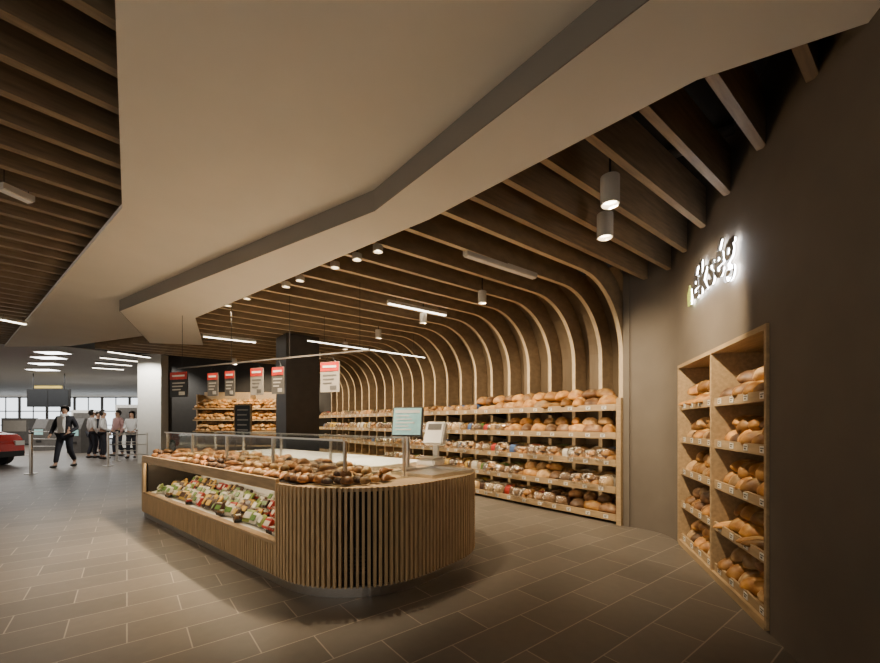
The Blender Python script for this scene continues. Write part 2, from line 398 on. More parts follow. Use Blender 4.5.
PB=[bagged(LC[i],(BB,BF,BB,BG,BG,BB)[i],i) for i in range(6)]+[rollbag(LC[1],7),rollbag(LC[0],8)]
PT=['clear bagged loaf with %s band'%x for x in LN]+['clear bag of rolls with white patch','clear bag of rolls with red patch']
pbused=[False]*8
def bag(i,loc,rz,where,sc=1):
    lb=PT[i]+' '+where;g=lb
    if not pbused[i]:
        pbused[i]=True;o=PB[i];o.location=loc;o.rotation_euler=(0,0,rz);o.scale=(sc,)*3;o['label']=lb;o['group']=g
        return o
    return dup(PB[i],loc,rz,lb,g,sc=sc)
# ---------------------------------------------------------------- the long bread wall
ROWS=[(.09,'bottom'),(.445,'fourth'),(.79,'third'),(1.145,'second'),(1.51,'top')]
bm=NB();bx(bm,0,.004,-.032,.032,0,.044);bx(bm,.004,.005,-.022,.022,.027,.034,1);bx(bm,.004,.005,-.018,.006,.009,.02,1)
cardm=mesh('price_tag',bm,[M['tag'],M['black']])
for zi,(z,nm) in enumerate(ROWS):
    r=thing('bread_shelf','long oak shelf with price cards, %s row of the bread wall'%nm,'shelf',S0,WANG,'shelves of the bread wall')
    bm=NB();bx(bm,-.555,0,-WL,-.04,z-.035,z-.01);obj('board',bm,M['oak'],r)
    bm=NB();bx(bm,.0,.022,-WL,-.04,z-.05,z+.035);obj('front_lip',bm,M['oak'],r)
    if zi: bm=NB();bx(bm,-.03,-.012,-WL,-.04,z-.047,z-.036);obj('light_strip',bm,M['shelffill'],r)  # added glowing strip, brightens the goods on the shelf below
    for i in range(36):
        put('price_tag',cardm,r,(.0225,-.2-i*.27-random.uniform(-.05,.05),z-.03))
    for i in range(9):
        bm=NB();y=-.06-i*1.2;extr(bm,[(-.555,z-.036),(-.06,z-.036),(-.06,z-.05),(-.555,z-.14 if zi else .001)],y-.012,y+.012);obj('bracket',bm,M['black'],r)
bm=NB();bx(bm,-.6,.03,-.03,.03,0,1.62);tag(obj('shelf_end_panel',bm,M['oak'],loc=S0,rz=WANG),'tall oak end panel closing the bread wall at the taupe wall','panel')
whr=['on the %s shelf of the bread wall'%nm for z,nm in ROWS]
ra=lambda a:random.uniform(-a,a)
t=.22
while t<2.7:
    z=ROWS[4][0]-.01
    bread(random.choice(['oval','oval','round','long','rye','pale']),WP(t,-.14,z),WANG+PI/2*random.choice((0,0,1))+ra(.4),whr[4],random.uniform(1.05,1.25))
    bread(random.choice(['oval','round']),WP(t+.1,-.36,z),WANG+ra(.4),whr[4],1.12)
    bread(random.choice(['oval','round','rye']),WP(t+.11,-.22,z+.13),WANG+1+ra(1),whr[4],1.05,(ra(.2),ra(.2)))
    t+=.215
while t<WL-.2:
    z=ROWS[4][0]-.01
    if random.random()<.25: bread('round',WP(t,-.13,z),WANG+ra(1),whr[4],1)
    else: bag(random.choice([0,1,1,4,2,3,6,7]),WP(t,-.14,z),WANG-PI/2+ra(.3),whr[4],random.uniform(.95,1.25))
    t+=.2
LIM=[4.2,6,10,10];CHO=[[5,5,4,1,6,0,7],[1,7,5,4,6,2,6],[1,6,2,0,7,3,6],[1,4,2,0,3,6,7]]
for ri in (3,2,1,0):
    z=ROWS[ri][0]-.01;t=.22
    while t<min(LIM[ri],WL-.2):
        if (ri==3 and t<2.0) or (ri==1 and .9<t<1.7) or (ri==0 and t<.7):
            ks={3:['rye','round','oval','pale'],1:['pale','rye','oval'],0:['rye','oval']}[ri];kd=random.choice(ks)
            bread(kd,WP(t,-.15,z),WANG+PI/2*random.choice((0,1))+ra(.5),whr[ri],1.1);bread(kd,WP(t+.06,-.38,z),WANG+PI/2+ra(.5),whr[ri],1.05)
            bread(random.choice(ks),WP(t+.11,-.25,z+.12),WANG+ra(.9),whr[ri],.92,(ra(.2),ra(.2)))
            t+=.23
        else:
            i=random.choice(CHO[ri]);bag(i,WP(t,-.14,z),WANG+(random.choice((-PI/2,-PI/2,0)) if t>.6 else -PI/2)+ra(.4 if t>.6 else .1),whr[ri],random.uniform(1.05,1.4))
            if t<3.8: bag(random.choice(CHO[ri]),WP(t+.05,-.34,z),WANG-PI/2+ra(.2),whr[ri],1.4)
            t+=.205
# ---------------------------------------------------------------- the niche
NL=(N0-N1).length;NANG=math.atan2(mm.y,mm.x)
NROW=[(.07,'bottom'),(.42,'fourth'),(.77,'third'),(1.11,'second'),(1.46,'top')]
def NP(y,x,z): return N0+mm*x-e*y+Vector((0,0,z))
r=thing('niche_shelving','two-column oak shelf unit let into the plain taupe wall','shelf unit',N0,NANG)
FT=.035
for nm,b in (('side_panel',(-.42,.015,.004,FT,.02,NT)),('side_panel',(-.42,.015,NL-FT,NL-.004,.02,NT)),('divider',(-.42,.01,NL/2-.017,NL/2+.017,.02,NT-.03)),('top_panel',(-.42,.015,FT,NL-FT,NT-.035,NT-.001)),('bottom_panel',(-.42,.015,FT,NL-FT,0,.055)),('back_panel',(-.44,-.421,.004,NL-.004,.02,NT))):
    bm=NB();bx(bm,*b);obj(nm,bm,M['oak'],r)
for c in range(2):
    y0=FT+.001 if c==0 else NL/2+.018;y1=NL/2-.018 if c==0 else NL-FT-.001
    for z,nm in NROW:
        bm=NB();bx(bm,-.42,-.03,y0,y1,z-.012,z+.006);sh=obj('shelf_board',bm,M['oak'],r)
        bm=NB();bx(bm,-.03,-.012,y0,y1,z-.02,z+.05);obj('shelf_lip',bm,M['oak'],sh)
        for i in range(4): put('price_tag',cardm,sh,(-.0115,y0+.12+i*(y1-y0-.2)/3,z-.004))
        w="on the niche's %s shelf, %s column"%(nm,'far' if c==0 else 'near')
        kinds={1.46:['oval','long','round'] if c==0 else ['rye','pale','oval'],1.11:['pale','rye','oval'] if c==0 else ['rye','oval','round'],.77:['round','oval','pale'],.42:['rye','pale','oval'] if c==0 else ['round','oval','long'],.07:['rye','oval','pale']}[z]
        y=y0+.12
        while y<y1-.08:
            bread(random.choice(kinds),NP(y,-.16,z+.006),NANG+ra(.6),w,random.uniform(.85,1.05))
            bread(random.choice([q for q in kinds if q!='long']),NP(y+.04,-.29,z+.06),NANG+PI/2+ra(.3),w,.9)
            bread(random.choice([q for q in kinds if q!='long']),NP(min(y+.08,y1-.14),-.19+ra(.02),z+.125+ra(.02)),NANG+ra(1.2),w,.92,(ra(.3),ra(.3)))
            y+=.15
# ---------------------------------------------------------------- the counter
A0=Vector((-1.15,3.08,0));u=Vector((-.767,.641,0)).normalized();v=Vector((-u.y,u.x,0))
if v.y<0:v=-v
CANG=math.atan2(u.y,u.x);CW=2.0;CL=4.2
def CP(a,b,z): return A0+u*a+v*b+Vector((0,0,z))
def contour(off=0):
    pts=[(.2,off)]
    def arc(cx,cy,R,a0,a1,k):
        for i in range(k+1):
            a=a0+(a1-a0)*i/k;pts.append((cx+(R-off)*math.cos(a),cy+(R-off)*math.sin(a)))
    arc(.11,.8,.8,-PI/2,-PI,18);arc(.11,CW-.8,.8,PI,PI/2,18);arc(CL-.35,CW-.35,.35,PI/2,0,8);arc(CL-.35,.35,.35,0,-PI/2,8)
    return pts
loc2=lambda pts:[(a,-b) for a,b in pts]
ct=thing('display_counter','large island counter clad in vertical oak slats with open pastry tray and rounded ends','counter',A0,CANG)
bm=NB();prism(bm,loc2(contour(.01)),0,.075);obj('plinth',bm,M['steel'],ct)
bm=NB();prism(bm,loc2(contour(.035)),.076,.31);obj('base_core',bm,M['core'],ct)
cc=[p for p in contour(.035)]
up=[(.2,.035)]+cc[1:]+[(3.8,.035),(3.8,.72),(.2,.72)]
bm=NB();prism(bm,loc2(up),.311,.78);obj('upper_core',bm,M['core'],ct)
cp=contour(0);cp.append(cp[0]);acc=0;full=NB();low=NB();gr=NB();step=.042;nxt=0
for (a0,b0),(a1,b1) in zip(cp,cp[1:]):
    L=math.hypot(a1-a0,b1-b0)
    while nxt<acc+L and L>1e-6:
        f=(nxt-acc)/L;a=a0+(a1-a0)*f;b=b0+(b1-b0)*f
        Mx=Matrix.Translation((a,-b,0))@Matrix.Rotation(math.atan2(-(b1-b0),a1-a0),4,'Z')
        op=(b<.004 and .2<a<3.8);W_=.0115
        if -.53<a<-.36 and b<.5:
            for z in range(7): bx(gr,-.02,.02,.02,.03,.17+z*.03,.184+z*.03,0,Mx)
            W_=.0098
        bx(low if op else full,-W_,W_,-.017,.017,.076,.325 if op else .818,0,Mx)
        nxt+=step
    acc+=L
obj('slat_cladding',full,M['slat'],ct);obj('base_slats',low,M['slat'],ct)
g_=obj('vent_grille',gr,M['grille'],ct);g_['label']='dark vent grille behind the slats of the rounded end'
bm=NB();bx(bm,.2,3.8,-.05,.02,.326,.35);obj('shelf_edge',bm,M['top'],ct)
bm=NB();extr(bm,[(-.051,.34),(-.715,.45),(-.715,.43),(-.051,.315)],.205,3.795,ax='x');obj('lower_shelf',bm,M['white'],ct)
bm=NB();bx(bm,.205,3.795,-.715,-.70,.45,.78);obj('back_panel',bm,M['white'],ct)
bm=NB();prism(bm,loc2(contour(.02)),.785,.815);obj('worktop',bm,M['top'],ct)
bm=NB();bx(bm,.2,3.88,-.018,.016,.755,.85);obj('tray_lip',bm,M['top'],ct)
bm=NB();bx(bm,.22,3.78,-.05,-.03,.768,.784);obj('light_strip',bm,M['strip'],ct)
bm=NB();bx(bm,.25,3.7,-1.9,-1.05,.816,.86);obj('white_worktop',bm,M['white'],ct)
bm=NB();bx(bm,-.58,-.05,-1.62,-1.0,.816,.826)
bx(bm,-.58,-.05,-1.62,-1.6,.826,.845);bx(bm,-.58,-.05,-1.02,-1.0,.826,.845);bx(bm,-.58,-.56,-1.6,-1.02,.826,.845);bx(bm,-.07,-.05,-1.6,-1.02,.826,.845)
obj('steel_inset',bm,M['steel'],ct)
bm=NB();bx(bm,.02,3.9,-.98,-.04,.816,.822);obj('tray_liner',bm,M['black'],ct)
pu=[-.28,.85,1.9,2.95,3.93];GT=1.16
for b in (.3,.95):
    for a in pu:
        bm=NB();bx(bm,a-.011,a+.011,-b-.011,-b+.011,.815,GT);bx(bm,a-.025,a+.025,-b-.025,-b+.025,.815,.825);obj('glass_post',bm,M['steel'],ct)
for a,b_ in zip(pu,pu[1:]):
    bm=NB();bx(bm,a+.015,b_-.015,-.306,-.298,.84,GT-.005);obj('front_glass',bm,M['glass'],ct)
    bm=NB();bx(bm,a+.004,b_-.004,-.98,-.27,GT+.001,GT+.011);obj('glass_top',bm,M['glass'],ct)
for a in (pu[0],pu[-1]):
    bm=NB();bx(bm,a-.004,a+.004,-.93,-.32,.84,GT-.005);obj('end_glass',bm,M['glass'],ct)
for b in (.27,.98):
    bm=NB();bx(bm,pu[0]-.02,pu[-1]+.02,-b-.006,-b+.006,GT-.003,GT+.012);obj('glass_edge_rail',bm,M['steel'],ct)
def inside(a,b):
    if a<.11 and b<.8: return (a-.11)**2+(b-.8)**2<.70**2
    return b>.07
W1='in the open pastry tray of the island counter'
a=-.42
SEQ=['choc','bun','croissant','scone','twist','choc','croissant','bun','scone','twist']
while a<3.85:
    for bi,b in enumerate((.115,.20,.285,.40,.5,.6,.72,.84)):
        aa=a+ra(.02)
        if not inside(aa,b): continue
        if a<.05 and b>.7: continue
        kd=SEQ[(int((a+.5)/.38)+bi//3*3)%10]
        if random.random()<.15: kd=random.choice(SEQ)
        rz=CANG+(PI/2 if kd in('croissant','twist') else 0)+ra(.5)
        bread(kd,CP(aa,b,.823),rz,W1,random.uniform(.9,1.1))
        if random.random()<.3: bread(kd,CP(aa+.05,b+.03,.823+.05),rz+ra(.8),W1,.95,(ra(.25),ra(.25)))
    a+=.108
# packaged goods on the lower shelf
def carton(m1,m2):
    r=thing('food_carton','x','carton')
    bm=NB();bx(bm,-.06,.06,-.025,.025,0,.11);bmesh.ops.bevel(bm,geom=bm.edges[:],offset=.004,segments=1,affect='EDGES');obj('box',bm,m1,r)
    bm=NB();bx(bm,-.05,.05,.0251,.0262,.025,.085);obj('front_panel',bm,m2,r)
    bm=NB();bx(bm,-.05,.05,-.012,.012,.11,.116);obj('top_flap',bm,m1,r);return r
def pouch(m1,m2):
    r=thing('snack_bag','x','snack bag')
    bm=NB();rows=[]
    for j in range(9):
        z=j/8;th=.03*math.sin(PI*min(1,max(0,z)))**.6+.003
        rows.append([bm.verts.new((.075*math.cos(2*PI*i/12)*(1 if 0<j<8 else 1.03),th*math.sin(2*PI*i/12),z*.14)) for i in range(12)])
    for p_,q_ in zip(rows,rows[1:]):
        for i in range(12): bm.faces.new((p_[i],p_[(i+1)%12],q_[(i+1)%12],q_[i]))
    bm.faces.new(rows[0]);bm.faces.new(rows[-1]);obj('bag',bm,m1,r,smooth=True)
    bm=NB();bx(bm,-.05,.05,.024,.033,.035,.105);obj('label_patch',bm,m2,r);return r
def tray(m1,m2):
    r=thing('food_tray','x','food tray')
    bm=NB();extr(bm,[(-.07,0),(.07,0),(.085,.035),(-.085,.035)],-.055,.055);obj('tray',bm,m1,r)
    bm=NB()
    for i in range(3):
        for j in range(2): bmesh.ops.create_icosphere(bm,subdivisions=2,radius=.024,matrix=Matrix.Translation((-.05+i*.05,-.025+j*.05,.042)))
    obj('filling',bm,m2,r,smooth=True)
    bm=NB();bx(bm,-.085,.085,-.056,.056,.0665,.068);obj('film_lid',bm,M['bag'],r)
    bm=NB();bx(bm,-.03,.05,-.02,.03,.0685,.0695);obj('label_patch',bm,LC[1],r);return r
lime=mat('pack_lime',(.2,.27,.06),.4);brn=mat('fill_brown',(.2,.09,.03),.5)
PK=[(carton(LC[0],LC[1]),'red carton with white panel'),(pouch(LC[1],LC[2]),'white snack bag with green patch'),(pouch(LC[5],LC[4]),'dark brown snack bag with yellow patch'),
(tray(M['black'],LC[0]),'black food tray with red filling'),(tray(LC[1],mat('fill_green',(.16,.24,.07),.5)),'white food tray with green filling'),(pouch(LC[4],LC[5]),'yellow snack bag with brown patch'),(carton(LC[5],LC[2]),'dark brown carton with green panel'),(pouch(lime,LC[1]),'lime green snack bag with white patch'),(tray(M['black'],brn),'black food tray with brown filling')]
used=[0]*9
a=.3
while a<3.70:
    for bi,b in enumerate((.09,.18,.28,.39,.52)):
        idx=[4,7,1,8,3,8,6,2,0,3,5,2,8,1][(int((a-.3)/.22)+bi*3)%14]
        if random.random()<.3: idx=random.randrange(9)
        r0,tx=PK[idx];z=.345+(b-.05)/.665*.11+.006
        lb=tx+' on the lower shelf of the island counter';rz=CANG+ra(.3)
        tl=0 if idx in(3,4,8) else .6
        if tl: z+=.012
        p_=CP(a+ra(.012),b,z)
        if not used[idx]:
            used[idx]=1;r0.location=p_;r0.rotation_euler=(tl,0,rz);r0.scale=(.8,)*3;r0['label']=lb;r0['group']=tx+'s on lower counter shelf'
        else: dup(r0,p_,rz,lb,tx+'s on lower counter shelf',tilt=(tl,0),sc=random.uniform(.72,.88))
    a+=.132
# terminal and scale
cT=CP(-.12,1.28,.824)
tz=D(407,cT.y)
r=thing('till_monitor','small till screen on a steel post at the rounded counter end','monitor',(tz.x,tz.y,.846),-.25)
bm=NB();cyl(bm,(0,.03,0),(0,.03,.42),.02,12);cyl(bm,(0,.03,0),(0,.03,.015),.09,20);obj('post',bm,M['steel'],r)
Mx=Matrix.Translation((0,0,.47))@Matrix.Rotation(-.2,4,'X')
bm=NB();bx(bm,-.16,.16,0,.035,-.15,.15,0,Mx);bmesh.ops.bevel(bm,geom=bm.edges[:],offset=.006,segments=2,affect='EDGES');hs=obj('housing',bm,M['grey'],r)
bm=NB();bx(bm,-.145,.145,-.003,.001,-.135,.135,0,Mx);obj('screen',bm,M['screen'],r)
bm=NB();bx(bm,-.13,.13,-.005,-.003,.085,.115,0,Mx)
for i in range(5): bx(bm,-.12,.02+.03*(i%3),-.005,-.003,.05-i*.035,.062-i*.035,0,Mx)
obj('screen_lines',bm,M['white'],r)
cS=D(431,tz.y+.35)
r=thing('shop_scale','white weighing scale with raised display beside the till screen','scale',(cS.x,cS.y,.846),-.5)
bm=NB();bx(bm,-.11,.11,-.13,.12,0,.07);bmesh.ops.bevel(bm,geom=bm.edges[:],offset=.015,segments=2,affect='EDGES');obj('body',bm,M['white'],r)
bm=NB();bx(bm,-.12,.12,-.13,.08,.08,.09);cyl(bm,(0,-.03,.07),(0,-.03,.08),.04);obj('weighing_plate',bm,M['steel'],r)
bm=NB();bx(bm,-.03,.03,.09,.13,.06,.3);obj('display_post',bm,M['white'],r)
Mx=Matrix.Translation((0,.09,.34))@Matrix.Rotation(-.35,4,'X');bm=NB();bx(bm,-.12,.12,-.03,.05,-.13,.13,0,Mx);bmesh.ops.bevel(bm,geom=bm.edges[:],offset=.012,segments=2,affect='EDGES');dh=obj('display_head',bm,M['white'],r)
bm=NB();bx(bm,-.085,.085,-.033,-.03,.03,.10,0,Mx);obj('display_screen',bm,M['grey'],dh)
# ---------------------------------------------------------------- hanging rail and price signs
RZ=2.16
ra0=D(370,4.71);ra1=D(178,6.3);rdir=(ra1-ra0).normalized()
def railp(px):
    k=(px-440)/F;s_=(k*ra0.y-ra0.x)/(rdir.x-k*rdir.y);return ra0+rdir*s_
r=thing('sign_rail','thin dark rail hung on fine wires above the island counter','rail',(ra0.x,ra0.y,RZ),math.atan2(rdir.y,rdir.x))
RL=(ra1-ra0).length
bm=NB();bx(bm,0,RL,-.009,.009,-.009,.009);obj('bar',bm,M['rail'],r)
for f in (.04,.35,.66,.97):
    bm=NB();cyl(bm,(RL*f,0,.009),(RL*f,0,Z2-RZ),.003,6);obj('wire',bm,M['black'],r)
SG=[(330,362,392,21,'red-headed price sign hanging alone above the till end of the counter','paper'),
(278,367,394,14,'dark hanging price sign with red header, left of the dark pillar','grey'),
(257,368,395,15,'paler hanging price sign with red header between two dark ones','paper'),
(230,371,396,12,'narrow dark hanging price sign with pale print at the rail middle','grey'),
(213,373,396,13,'small dark red-headed hanging sign beyond the narrow dark one','grey'),
(175,372,397,23,'widest hanging sign, black with red header, at the far rail end','black')]
for px,y0,y1,w,lb,bg in SG:
    p=railp(max(px,179));sc=p.y/F;W=w*sc*1.05;Ht=(y1-y0)*sc;zt=min(CH+(HZ-y0)*sc,RZ-.05)
    r=thing('price_sign',lb,'sign',(p.x,p.y,zt),-.35)
    bm=NB();bx(bm,-W/2,W/2,-.008,.008,-Ht,0);obj('panel',bm,M[bg],r)
    bm=NB();bx(bm,-W/2+.004,W/2-.004,-.012,-.0085,-Ht*.3,-.004);hd=obj('header',bm,M['red'],r)
    bm=NB();bx(bm,-W*.36,W*.36,-.014,-.012,-Ht*.19,-Ht*.12);obj('header_lettering',bm,M['white'],hd)
    bm=NB()
    for i in range(3): bx(bm,-W*.36,W*(.36-.12*i),-.0105,-.0085,-Ht*(.47+.13*i),-Ht*(.42+.13*i))
    bx(bm,W*.02,W*.36,-.0105,-.0085,-Ht*.93,-Ht*.79);obj('price_lines',bm,M['grey'] if bg=='paper' else M['print'],r)
    for s_ in (-1,1):
        bm=NB();cyl(bm,(s_*W*.3,0,0),(s_*W*.03,0,RZ-zt-.009),.0025,6);obj('hanger',bm,M['black'],r)
# ---------------------------------------------------------------- lamps
def light(kind,loc,target,en,col,size=1.2,blend=.5,rad=.02,parent=None):
    ld=bpy.data.lights.new('lamp_light',kind);ld.energy=en;ld.color=col
    if kind=='SPOT': ld.spot_size=size;ld.spot_blend=blend;ld.shadow_soft_size=rad
    o=bpy.data.objects.new('lamp_light',ld);C.objects.link(o);o.location=loc
    o.rotation_euler=(Vector(target)-Vector(loc)).to_track_quat('-Z','Y').to_euler();return o
WARM=(1,.8,.54)
def spotlamp(P,ztop,label,en,target=None,size=1.5,group=None,r=.065,h=.2,lit=True):
    P=Vector(P);t=thing('spotlight',label,'lamp',P,0,group)
    bm=NB();K=18
    pr=[(.0,h),(r,h),(r,0),(r-.008,0),(r-.012,.03)]
    rows=[[bm.verts.new((max(R,.001)*math.cos(2*PI*i/K),max(R,.001)*math.sin(2*PI*i/K),z)) for i in range(K)] for R,z in pr]
    for a_,b_ in zip(rows,rows[1:]):
        for i in range(K): bm.faces.new((a_[i],a_[(i+1)%K],b_[(i+1)%K],b_[i]))
    obj('housing',bm,M['spotw'],t,smooth=False)
    bm=NB();cyl(bm,(0,0,.03),(0,0,.036),r-.012,K);obj('bulb',bm,M['glow'],t)
    bm=NB();cyl(bm,(0,0,h),(0,0,ztop-P.z),.008,8);obj('stem',bm,M['black'],t)
    if lit: light('SPOT',P+Vector((0,0,-.005)),target if target is not None else P-Vector((0,0,1)),en,WARM,size,blend=.8 if size>1.8 else .5)
g='small round spotlights above the counter'
for px,py in ((378,252),(357,260),(335,268),(300,281),(286,287),(247,299),(228,306)):
    P=U(px,py,2.97);spotlamp(P,ZB+.45,'small round spotlight shining down beside the soffit edge',270,P+Vector((-.35,.15,-1.6)),1.5,g,.05,.06)
spotlamp(U(610,205,2.86),3.55,'white cylinder spotlight nearest the taupe wall logo, the larger one',230,U(740,480,.6),1.4)
spotlamp(U(605,238,2.86),3.55,'white cylinder spotlight just below the larger cylinder spotlight',210,WP(-.5,.3,.6),1.9)
for i,t in enumerate((.9,2.2,3.6,5.0,6.5,8.0,9.5)):
    P=WP(t+.21,1.35,2.84);spotlamp(P,3.55,'white cylinder spotlight between the beams facing the bread wall',225,WP(t,-.2,1.2),2.0,'spotlights along the bread wall',.055,.15)
P=Vector((-5.6,10.9,2.9));spotlamp(P,3.55,'added white cylinder spotlight brightening the rear bread rack',520,(-5.7,12.6,1.4),1.6,None,.055,.15)  # lamp added to lift the dark rear rack
def linear(p,q,z,label,m,w=.05,suspend=None,group=None):
    p=Vector((p.x,p.y,z));q=Vector((q.x,q.y,z));L=(q-p).length
    r=thing('linear_lamp',label,'lamp',p,math.atan2(q.y-p.y,q.x-p.x),group)
    bm=NB();bx(bm,0,L,-w/2,w/2,.012,.06 if w>.03 else .03);obj('housing',bm,M['spotw'] if not suspend else M['rail'],r)
    bm=NB();bx(bm,.01,L-.01,-w/2+.004,w/2-.004,0,.0115);obj('diffuser',bm,m,r)
    for f in (.12,.88):
        bm=NB();cyl(bm,(L*f,0,.03),(L*f,0,(suspend or 3.55)-z),.003,6);obj('wire',bm,M['black'],r)
linear(U(388,304,3.0),U(446,316,3.0),3.0,'glowing linear lamp under the beams above the middle of the bread wall',M['tube'])
linear(U(203,337,3.0),U(256,343,3.0),3.0,'glowing linear lamp under the far beams left of the pillar',M['tube'])
linear(U(465,256,3.0),U(535,279,3.0),3.0,'dim linear lamp under the beams near the cylinder spotlights',M['tubedim'],.07)
linear(U(307,341,2.6),U(425,358,2.6),2.6,'thin suspended linear lamp crossing behind the sign rail',M['tube'],.02,3.05)
linear(U(0,320,3.1),U(26,325,3.1),3.1,'glowing linear lamp under the left slatted ceiling',M['tube'],.07)
linear(U(0,190,3.12),U(32,204,3.12),3.12,'dim linear lamp between the slats at the upper left',M['tubedim'],.07)
for i,(x0,y0,x1,y1) in enumerate(((108,352,150,358),(100,358,140,362),(95,363,132,366),(92,368,124,370))):
    linear(U(x0,y0,3.3),U(x1,y1,3.3),3.3,'bright linear lamp in the row over the passage beyond the soffit',M['tube'],.09,3.53,'linear lamps over the passage')
for i,(px,py) in enumerate(((53,353),(49,358),(46,364),(43,370))):
    P=U(px,py,3.49);w=26*P.y/F
    r=thing('ceiling_panel_light','bright ceiling light panel over the concourse','lamp',P,0,'ceiling light panels over the concourse')
    bm=NB();bx(bm,-w/2,w/2,-.25,.25,0,.039);obj('frame',bm,M['white'],r)
    bm=NB();bx(bm,-w/2+.03,w/2-.03,-.22,.22,-.006,0);obj('diffuser',bm,M['cool'],r)
# ---------------------------------------------------------------- logo on the taupe wall
def letters(ch,size,exd,off=0):
    cu=bpy.data.curves.new('t','FONT');cu.body=ch;cu.size=size;cu.extrude=exd;cu.resolution_u=4;cu.offset=off
    o=bpy.data.objects.new('t',cu);C.objects.link(o);bpy.context.view_layer.update()
    dg=bpy.context.evaluated_depsgraph_get();me=bpy.data.meshes.new_from_object(o.evaluated_get(dg))
    bpy.data.objects.remove(o);me.materials.clear();return me
LM=Matrix(((-e.x,0,mm.x,0),(-e.y,0,mm.y,0),(0,1,0,0),(0,0,0,1)))
kk=(694-440)/F;yy=(N1.y*e.x/e.y-N1.x)/(e.x/e.y-kk);P=Vector((kk*yy,yy,2.45))
LM=Matrix.Translation(P)@LM
lg=thing('wall_logo','back-lit shop lettering with a white halo on the taupe wall','sign',mtx=LM)
bm=NB();prism(bm,[(-.03,-.02),(.035,-.02),(.05,.07),(.02,.17),(-.045,.1)],.032,.045);obj('leaf_mark',bm,M['green'],lg)
bm=NB();prism(bm,[(-.015,-.005),(.022,-.005),(.034,.07),(.012,.14),(-.03,.09)],.018,.022);obj('leaf_light',bm,M['halo'],lg)
x=.11
for ch in 'ékség':
    me=letters(ch,.43,.006,.006);m2=letters(ch,.43,.002,-.002)
    x0=min(q.co.x for q in me.vertices)
    for mq in (me,m2):
        for q in mq.vertices: q.co.x=x+(q.co.x-x0)*.9
    w=max(q.co.x for q in me.vertices)-x
    me.materials.append(M['letter']);m2.materials.append(M['halo'])
    put('letter',me,lg,(0,0,.04));put('letter_light',m2,lg,(0,0,.025));x+=w+.022
# ---------------------------------------------------------------- back bread rack, easel
RB=D(193,12.4);RE=D(300,12.4);RW=RE.x-RB.x
r=thing('bread_rack','wooden tiered bread rack against the black back wall','shelf unit',(RB.x,12.4,0))
for i,z in enumerate((.6,1.05,1.4,1.75)):
    bm=NB();bx(bm,0,RW,0,.6,z-.03,z);sb=obj('tier',bm,M['oak'],r)
    bm=NB();bx(bm,0,RW,-.02,0,z-.03,z+.005);obj('tier_lip',bm,M['oak'],sb)
for x_ in (0,RW/2,RW):
    bm=NB();bx(bm,x_-.02,x_+.02,.2,.6,0,2.2);obj('upright',bm,M['oak'],r)
bm=NB();bx(bm,0,RW,.6,.62,.1,2.3);obj('back_panel',bm,M['oak'],r)
for z,nm in ((1.05,'middle'),(1.4,'upper'),(1.75,'top')):
    x_=.1
    while x_<RW-.1:
        w='on the %s tier of the rear bread rack'%nm
        for j in range(3):
            bread(random.choice(['round','pale']),(RB.x+x_+j*.05+ra(.03),12.48+j*.1,z+j*.1),ra(1),w,random.uniform(.65,.9),(ra(.2),ra(.2)))
        bread(random.choice(['round','pale','round']),(RB.x+x_+.09+ra(.03),12.48,z+.1+ra(.03)),ra(1),w,random.uniform(.65,.85),(ra(.3),ra(.3)))
        x_+=.16
pe=D(243,9.6)
r=thing('chalkboard_easel','standing black board with pale lettering in front of the bread rack','board',(pe.x,9.6,0),-.3)
bm=NB();bx(bm,-.22,.22,-.01,.01,1.0,1.72);obj('board',bm,M['black'],r)
bm=NB()
for b in ((-.25,-.22,.96,1.76),(.22,.25,.96,1.76),(-.25,.25,1.72,1.76),(-.25,.25,.96,1.0)): bx(bm,b[0],b[1],-.02,.02,b[2],b[3])
obj('frame',bm,M['oak'],r)
bm=NB()
for i in range(5): bx(bm,-.16,.16-.04*(i%2),-.013,-.01,1.6-i*.12,1.63-i*.12)
obj('lettering',bm,M['print'],r)
for s_ in (-1,1):
    bm=NB();cyl(bm,(s_*.2,-.08,0),(s_*.2,0,.98),.018,8);obj('leg',bm,M['oak'],r)
bm=NB();cyl(bm,(0,.35,0),(0,.02,1.0),.018,8);obj('leg',bm,M['oak'],r)
# ---------------------------------------------------------------- concourse beyond
for i in range(8):
    x0=-38+i*2.2
    r=put('window_%d'%(i+1),None,None,(x0,32,0));r['kind']='structure'
    bm=NB()
    for b in ((0,.1,0,3.4),(2.1,2.2,0,3.4),(.1,2.1,3.3,3.4),(.1,2.1,0,.12),(.1,2.1,2.2,2.28),(.1,2.1,1.1,1.16),(1.07,1.13,.12,3.3)): bx(bm,b[0],b[1],-.06,.06,b[2],b[3])
    obj('window_frame',bm,M['grey'],r)
    bm=NB();bx(bm,.1,2.1,-.01,.01,.12,3.3);obj('pane',bm,M['day'],r)
bm=NB();bx(bm,-20.4,-12,31.8,32.2,0,3.52);struct('wall_far',bm,M['mallceil'])
bm=NB();bx(bm,-40,-38,31.8,32.2,0,3.52);struct('wall_far.001',bm,M['mallceil'])
ps=D(49,18);r=thing('departure_screen','dark overhead screen hung above the concourse with yellow title bar','screen',(ps.x,18,2.02))
bm=NB();bx(bm,-.95,.95,-.05,.05,0,.8);obj('housing',bm,M['black'],r)
bm=NB();bx(bm,-.9,-.02,-.055,-.05,.05,.75);bx(bm,.02,.9,-.055,-.05,.05,.75);obj('screen',bm,mat('dark_screen',(.015,.018,.022),.6),r)
bm=NB();bx(bm,-.6,.6,-.06,.0,.84,.95);obj('title_bar',bm,mat('title_yellow',(.7,.5,.08),.4,emit=.3),r)
for s_ in (-1,1):
    bm=NB();cyl(bm,(s_*.7,0,.8),(s_*.7,0,1.51),.02,8);obj('hanger',bm,M['black'],r)
